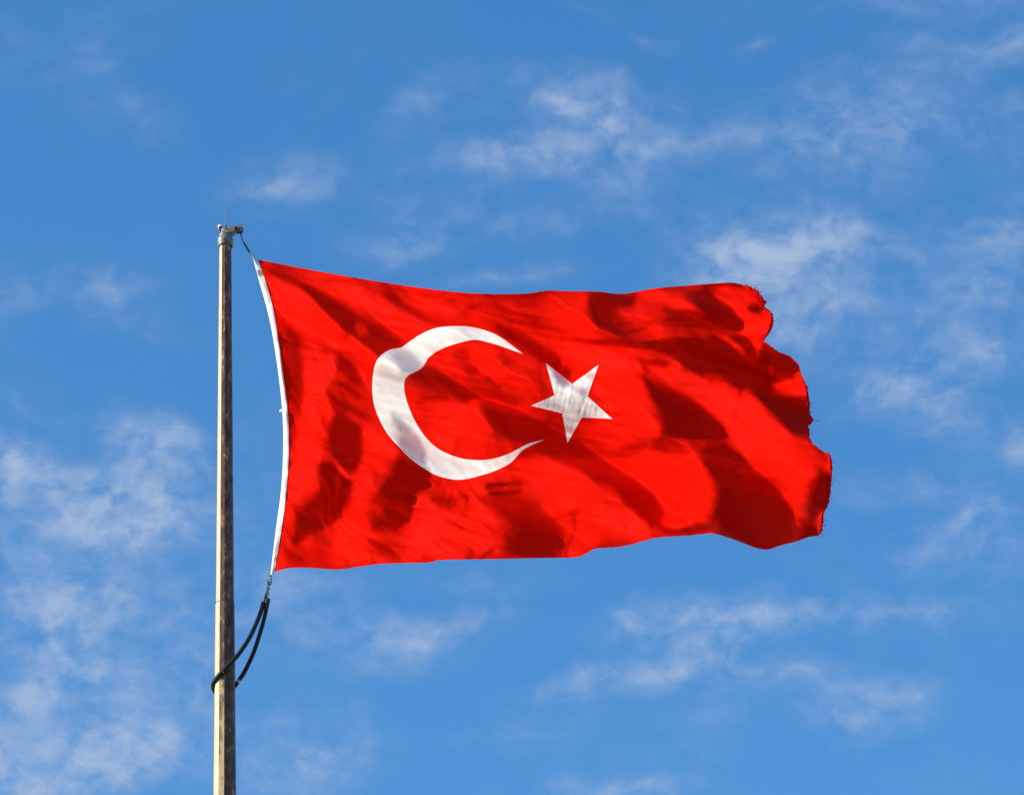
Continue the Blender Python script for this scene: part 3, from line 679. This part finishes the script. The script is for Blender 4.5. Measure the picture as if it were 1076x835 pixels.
env = np.clip(blur(rng.standard_normal(XX.shape), 22)*60 + .5, 0, 1)
env2 = np.clip(blur(rng.standard_normal(XX.shape), 14)*40 + .3, 0, 1)
calm = 1 - .7*np.clip(blur(inside(CRES_OUT + CRES_IN), 2), 0, 1)
h += (wrinkles(-34, 15, 70, .065, one)*env + wrinkles(-15, 10, 40, .075, one)*env2)*calm
crisp = vnoise(TH/.0125+31, RR/46, 18); crisp = np.sign(crisp)*np.abs(crisp)**.7
h += (.26*crisp*(.25 + env) + .12*vnoise(TH/.0065+11, RR/24, 19)*env2)*calm*PX2M
h += wrinkles(78, 5.5, 14, .12, inside(STAR), 3)
h += wrinkles(-25, 6, 22, .07, inside(CRES_OUT + CRES_IN), 3)
h += wrinkles(-20, 6, 26, .09, patch(K4, [(360,400),(540,440),(560,520),(440,540),(370,490)]))
h += wrinkles(-38, 5.5, 24, .06, patch(K4, [(450,560),(600,640),(620,835),(440,835),(480,700)]))
h += wrinkles(-20, 6, 30, .10, patch(K4, [(860,690),(1067,800),(1200,1000),(1000,1010),(840,860)]))
h += wrinkles(8, 6, 28, .10, patch(K7, [(0,80),(220,100),(260,260),(100,280),(0,220)]))
h += wrinkles(-20, 7, 26, .07, patch(K6, [(820,200),(1021,180),(1021,330),(900,320)]))
h += wrinkles(5, 7, 40, .07, patch(K8, [(0,180),(300,230),(420,320),(60,320)]))
h += wrinkles(30, 7, 22, .12, patch(K8, [(470,560),(560,600),(660,700),(560,700),(460,640)]))
h += wrinkles(-35, 8, 30, .12, patch(K5, [(430,300),(560,340),(640,420),(480,420)]))
h += wrinkles(15, 6, 22, .05, patch(K7, [(180,390),(420,390),(420,480),(180,490)]))
h += wrinkles(60, 6, 18, .12, patch(K9, [(230,300),(380,360),(380,520),(250,560)]))
hoist_h = float(np.median(h[(IN > 0) & (XX < 312)]))
h -= hoist_h - .22
def sample(a, px, py):
    fx = np.clip((np.asarray(px)-GX0)/GS, 0, GW-1.001); fy = np.clip((np.asarray(py)-GY0)/GS, 0, GH-1.001)
    i = fx.astype(int); j = fy.astype(int); fx = fx-i; fy = fy-j
    return (a[j,i]*(1-fx)+a[j,i+1]*fx)*(1-fy) + (a[j+1,i]*(1-fx)+a[j+1,i+1]*fx)*fy
_n = np.array((math.sin(YAW), -math.cos(YAW), 0)); _q = float(np.dot(np.array((POLE_X, POLE_Y, 0)) - np.array(CAM), _n))
def flag_pts(px, py, lift=0.0):
    px = np.asarray(px, float); py = np.asarray(py, float)
    D = np.array(fwd)[None] + ((px-CX)/FPX)[:, None]*np.array(rgt)[None] + ((CY-py)/FPX)[:, None]*np.array(upv)[None]
    t = _q/(D@_n) - sample(h, px, py) - lift
    return np.array(CAM)[None] + D*t[:, None]

# ------------------------------------------------------------------ the flag: meshes
FO = Vector(flag_pts([285.0], [321.0])[0])
flag = thing('flag', 'large red flag with white crescent and star streaming from the flagpole', 'flag', FO)
def ragged(pts, amp):
    P = resample(pts, 1.6); rr = random.Random(3); out = []
    for i, (x, y) in enumerate(P):
        out.append((x + rr.gauss(0, amp), y + rr.gauss(0, amp*.7)) if 0 < i < len(P)-1 else (x, y))
    return out
STEP = 1.6
loop = resample(smooth2(HOIST)[::-1], STEP).tolist()
loop = loop[:-1] + resample(smooth2(TOP), STEP).tolist()[:-1] + ragged(FLY, .35)[:-1] + resample(smooth2(BOT), STEP).tolist()[:-1]
cres = resample(smooth2(CRES_OUT, 8), 1.5).tolist()[:-1] + resample(smooth2(CRES_IN, 8), 1.5).tolist()[:-1]
star = []
for a, b in zip(STAR, STAR[1:] + STAR[:1]): star += resample([a, b], 1.5).tolist()[:-1]
pts, edges = [], []
for lp in (loop, cres, star):
    k = len(pts); pts += lp; edges += [(k+i, k+(i+1) % len(lp)) for i in range(len(lp))]
def pip(poly, x, y):
    P = np.array(poly); r = np.zeros(x.shape, bool); j = len(P)-1
    for i in range(len(P)):
        xi, yi = P[i]; xj, yj = P[j]
        if yi != yj: r ^= ((yi > y) != (yj > y)) & (x < (xj-xi)*(y-yi)/(yj-yi) + xi)
        j = i
    return r
gx, gy = np.meshgrid(np.arange(262, 880, STEP), np.arange(268, 606, STEP*.9))
gx = gx + (np.arange(gx.shape[0]) % 2)[:, None]*STEP*.5
gx, gy = gx.ravel(), gy.ravel()
BP = np.array(pts)
near = np.zeros(gx.shape, bool)
for x, y in BP: near |= (np.abs(gx-x) < .9) & (np.abs(gy-y) < .9)
keep = pip(loop, gx, gy) & ~near
pts += np.c_[gx[keep], gy[keep]].tolist()
res = delaunay_2d_cdt([Vector(p) for p in pts], edges, [], 0, 1e-4)
V2 = np.array([(v.x, v.y) for v in res[0]]); F = np.array([f for f in res[2] if len(f) == 3])
C2 = V2[F].mean(axis=1)
ins = pip(loop, C2[:, 0], C2[:, 1]); ic = pip(cres, C2[:, 0], C2[:, 1]); ist = pip(star, C2[:, 0], C2[:, 1])
P3 = flag_pts(V2[:, 0], V2[:, 1])
# orient towards the camera and average normals over the whole sheet, so the sewn-in shapes share its shading
fn = np.cross(P3[F[:, 1]]-P3[F[:, 0]], P3[F[:, 2]]-P3[F[:, 0]])
flip = (fn*(np.array(CAM)[None]-P3[F[:, 0]])).sum(1) < 0
F[flip] = F[flip][:, ::-1]; fn[flip] *= -1
vn = np.zeros_like(P3)
for k in range(3): np.add.at(vn, F[:, k][ins], fn[ins])
vn /= np.maximum(np.linalg.norm(vn, axis=1, keepdims=True), 1e-12)
def submesh(name, sel, mat):
    f = F[sel]; ids, inv = np.unique(f.ravel(), return_inverse=True)
    me = bpy.data.meshes.new(name)
    me.from_pydata((P3[ids]-np.array(FO)).tolist(), [], inv.reshape(-1, 3).tolist())
    me.polygons.foreach_set('use_smooth', [True]*len(me.polygons))
    me.update()
    me.normals_split_custom_set_from_vertices([tuple(x) for x in vn[ids]])
    return link(name, me, mat, flag)
submesh('cloth', ins & ~ic & ~ist, RED)
submesh('crescent', ins & ic, WHITE)
submesh('star', ins & ist, WHITE)

# white webbing sleeve along the hoist, with the rope running inside it
OUTH = [(266.4,271.6),(271.6,291),(282.9,331.9),(289.5,368.6),(295.5,413.8),(298.0,450),(297.9,480),(295.6,517),(290.4,556),(284.5,603.5)]
INH = [(270.6,272.8)] + HOIST[1:-1] + [(287.3,603.0)]
a = resample(smooth2(OUTH), 3); n_ = len(a)
bpts = np.array(smooth2(INH)); dd = np.r_[0, np.cumsum(np.hypot(*np.diff(bpts, axis=0).T))]; tt = np.linspace(0, dd[-1], n_)
b = np.c_[np.interp(tt, dd, bpts[:, 0]), np.interp(tt, dd, bpts[:, 1])]
bm = bmesh.new(); rows = []
prof = [(-.0, 0), (-.10, .006), (.0, .016), (.18, .023), (.42, .0235), (.60, .0205), (.76, .017), (.92, .013), (1.12, .009), (1.12, -.004), (.8, -.012), (.3, -.02), (.05, -.014)]
for w, lift in prof:
    q = a*(1-w) + b*w
    rows.append([bm.verts.new(p) for p in flag_pts(q[:, 0], q[:, 1], lift)])
for A, B in zip(rows, rows[1:] + rows[:1]):
    for i in range(n_-1): bm.faces.new((A[i], A[i+1], B[i+1], B[i]))
bm.faces.new([r[0] for r in rows]); bm.faces.new([r[-1] for r in rows][::-1])
slv = from_bm('hoist_sleeve', bm, SLEEVE, flag, FO)
bm = bmesh.new()
q = flag_pts([297.4, 294.9], [430.0, 432.2], .014)
tube(bm, [q[0], q[1]], .012, 10)
q = flag_pts([301.5, 297], [428.5, 428.0], .026); tube(bm, [q[0], q[1]], .004, 6)
from_bm('toggle', bm, WPLAST, flag, FO)

# frayed fly corner and loose threads
rr = random.Random(11)
def shred(x, y, dx, dy, w, curl, lift0=.0):
    bm = bmesh.new()
    n = 7; xs = [x + dx*i/n + rr.gauss(0, .25) for i in range(n+1)]; ys = [y + dy*i/n + curl*math.sin(i/n*3.0) + rr.gauss(0, .25) for i in range(n+1)]
    nx, ny = -dy, dx; L = math.hypot(nx, ny) or 1; nx /= L; ny /= L
    lf = [lift0 + .03*math.sin(i/n*2.6 + rr.random()*.6) for i in range(n+1)]
    ww = [w*(1 - .55*i/n)*(1 + .3*rr.random()) for i in range(n+1)]
    A = [flag_pts([xs[i]+nx*ww[i]], [ys[i]+ny*ww[i]], lf[i])[0] for i in range(n+1)]
    B = [flag_pts([xs[i]-nx*ww[i]], [ys[i]-ny*ww[i]], lf[i]+.012*rr.random())[0] for i in range(n+1)]
    va = [bm.verts.new(p) for p in A]; vb = [bm.verts.new(p) for p in B]
    for i in range(n): bm.faces.new((va[i], va[i+1], vb[i+1], vb[i]))
    from_bm('frayed_strip', bm, RED, flag, FO)
for (x, y, dx, dy, w, c, lf) in [(781,301,9,1.5,1.3,-.8,.03),(784,302,9,4,1.6,.9,.05),(786,304,6,9,1.4,-.9,.08),(788,303,11,3,1.2,.7,.02),(790,306,8,8,1.7,-1.0,.09),(791,309,-6,12,1.3,1.0,.11),
        (794,306,8,6,1.5,.9,.05),(795,310,9,6,1.8,-1.1,.08),(797,313,8,4,1.5,.8,.05),(797,316,9,1,1.3,-.7,.03),(789,310,-8,7,1.0,.8,.10),(799,318,6,2,1.2,.6,.03),(783,300.5,4,-2.2,.6,.3,.01),(788,301.5,4,-3,.5,.3,.01),
        (796,307.5,5,-1.5,.6,.3,.01),(802,317,4.5,-1.5,.7,.3,.01),(792,304,4,-2.4,.5,-.3,.01)]:
    shred(x, y, dx*.85, dy*.85, w, c, lf)
for (x, y) in [(843,398),(846,404),(848,409),(849,415),(850,423),(851,432),(852,437),(850,452),(860,471),(868,476),(873,483),(873,494),(873,508),(871,523),(868,533),(865,541),(865,552),(864,557)]:
    shred(x, y, rr.uniform(.8, 2.6), rr.uniform(-1.5, 2.5), rr.uniform(.3, .8), rr.uniform(-.5, .5), .004)
shred(850, 440, 5, 1, 1.8, .8, .02)
# where the worn fly edge has rolled up on itself
for line, r0_, r1_ in (([(802,357.5),(806,351.5),(809.3,345.5),(811.3,338.5),(811,332),(807.5,326.5)], .006, .017), ([(806,325.5),(802,322.5),(798,321.5),(793,322)], .006, .013),
                       ([(842.5,396),(846.3,404.5),(848.6,415),(849.6,427)], .004, .010), ([(860,562),(863,556),(864.3,548),(865.3,539.5),(869,531)], .005, .012), ([(866,475),(871.5,478.5),(873,486),(873.5,497),(872.8,508)], .004, .009)):
    bm = bmesh.new(); Q = smooth2(line, 5); rr2 = random.Random(len(line))
    tube(bm, flag_pts([q[0]-.8 for q in Q], [q[1] for q in Q], .012), lambda t: (r0_ + (r1_-r0_)*math.sin(math.pi*t)**.7)*(.85 + .3*rr2.random()), 10)
    from_bm('rolled_hem', bm, RED, flag, FO)
for xs, ys, r in (([853, 856, 859, 862.5], [440.5, 441.6, 442.2, 442.4], .0016), ([805, 808, 809.5], [318, 317, 314.5], .0018), ([792, 794.5, 797.5], [303, 299.5, 300], .0018),
        ([844, 846.5, 847.5], [398, 397, 400], .0015), ([850, 852.5, 853.5], [425, 424, 426.5], .0015), ([851, 853, 852.5], [452, 454, 457], .0015), ([873.5, 876, 878], [485, 486.5, 486], .0015),
        ([874, 876.5, 877], [500, 501, 504], .0015), ([871, 873.5, 875.5], [522, 524, 524], .0015), ([865, 867.5, 868.5], [545, 546, 549], .0015), ([863, 865, 865.5], [560, 562, 565.5], .0015), ([812, 814, 816.5], [336, 337, 336], .0014)):
    bm = bmesh.new(); tube(bm, catmull(flag_pts(xs, ys, .01), 5), r, 5); from_bm('loose_thread', bm, RED, flag, FO)

# ------------------------------------------------------------------ chains and the padded loop
def links(bm, P, Q, n, w, wire, first=0):
    P = Vector(P); Q = Vector(Q); ax = (Q-P).normalized(); L = (Q-P).length/n
    s0 = ax.cross(fwd).normalized(); s1 = ax.cross(s0)
    for i in range(n):
        c = P + (Q-P)*((i+.5)/n); s = s0 if (i+first) % 2 == 0 else (s1*.85 + s0*.5).normalized()
        ring = []
        for k in range(20):
            t = 2*math.pi*k/20
            ring.append(c + ax*(L*.62*math.cos(t)) + s*(w*math.sin(t)))
        tube(bm, ring, wire, 6, closed=True)
def chain(label, builder, loc):
    t = thing('halyard_chain', label, 'chain', loc, None); builder(t, loc); return t
hz = lambda x, y, l=0.0: Vector(flag_pts([x], [y], l)[0])
def top_chain(t, loc):
    bm = bmesh.new(); tube(bm, catmull([A0 + ax*(.88*L_) - upn*.03 + dp*.0, at(254.2, 251.0), at(257.0, 256.6)], 8), .0052, 8)
    from_bm('wire', bm, DARK, t, loc)
    bm = bmesh.new(); links(bm, at(256.6, 255.8), at(262.3, 265.2), 9, .0072, .0036); from_bm('links', bm, DARK, t, loc)
    bm = bmesh.new(); c = at(264.0, 267.6); e = hz(266.8, 271.6)
    axr = (e-c).normalized(); s = axr.cross(fwd).normalized()
    tube(bm, [c + axr*(.020*math.cos(k*math.pi/12)) + s*(.0165*math.sin(k*math.pi/12)) for k in range(24)], .0030, 8, closed=True)
    tube(bm, [c + axr*.02, e + axr*.01], .006, 8)
    from_bm('shackle', bm, GALV, t, loc)
chain('thin dark wire and chain from pulley arm to the upper corner of the flag', top_chain, at(254, 250))
def low_chain(t, loc):
    e = hz(284.9, 603.0)
    bm = bmesh.new(); links(bm, e, at(283.0, 612.5), 2, .016, .0046, 1); from_bm('shackle', bm, GALV, t, loc)
    bm = bmesh.new(); links(bm, at(283.2, 611.5), at(279.4, 630.5), 7, .0125, .0046); from_bm('links', bm, DARK, t, loc)
chain('short dark chain hanging below the lower hoist corner of the flag above the black loop', low_chain, at(284, 604))

k2p = lambda x, y: (200 + x/5.565, 590 + y/5.565)
loopP = at(236, 690)
lt = thing('padded_loop', 'black rubber sleeved rope loop slung around the flagpole under the flag', 'rope loop', loopP)
RP = 10.3/PXM; RH = 2.3/PXM
front = [(428,238,.0),(418,275,.005),(398,330,.02),(345,445,.07),(275,548,.125),(205,622,.125),(160,672,.085),(136,708,.03),(134,735,-.02),(142,752,-.06)]
back = [(142,752,-.06),(165,775,-.115),(205,772,-.125),(240,745,-.12),(268,714,-.10),(277,704,-.092)]
back2 = [(281,698,-.089),(290,684,-.08),(318,640,-.055),(368,535,-.02),(405,425,.0),(432,330,.0),(456,218,.0)]
def pth(l): return [at(*k2p(x, y), d) for x, y, d in l]
bm = bmesh.new(); P = catmull(pth(front), 10); cut = int(len(P)*.60)
tube(bm, P[:cut], RH, 12); from_bm('rubber_sleeve', bm, BLACK, lt, loopP)
bm = bmesh.new(); Q = catmull(pth(front[4:] + back[1:]), 10)
i0 = min(range(len(Q)), key=lambda i: (Q[i]-P[cut]).length)
tube(bm, Q[i0:], RH*1.06, 12); from_bm('rubber_sleeve', bm, BLACK, lt, loopP)
bm = bmesh.new(); tube(bm, catmull(pth(back2), 10), lambda t: RH*(1.0 - .08*t), 12); from_bm('rubber_sleeve', bm, BLACK, lt, loopP)
bm = bmesh.new(); tube(bm, catmull(pth([(262,722,-.104),(280,700,-.09),(300,672,-.07)]), 6), RH*.5, 8)
c = pth([(281,699,-.09)])[0]; d = (pth([(290,684,-.08)])[0] - pth([(268,714,-.10)])[0]).normalized()
lathe(bm, [(RH*1.02, -.004), (RH*1.1, 0), (RH*1.02, .004)], c + d*.012, d, 12)
tube(bm, [c + d*.02 + rgt*.02, c + d*.03 + rgt*.042], .004, 6)
from_bm('white_tie', bm, WPLAST, lt, loopP)
bm = bmesh.new()
tube(bm, catmull(pth([(428,242,0),(436,215,0),(441,190,.0)]), 6), .007, 8); tube(bm, catmull(pth([(455,222,0),(447,205,0),(441,190,.0)]), 6), .007, 8)
from_bm('rope_end', bm, DARK, lt, loopP)
print('YAW', math.degrees(YAW), 'mean_s', mean_s, 'T0', T0, 'h', h[IN>0].min(), h[IN>0].max(), 'verts', len(P3), 'l', lc)
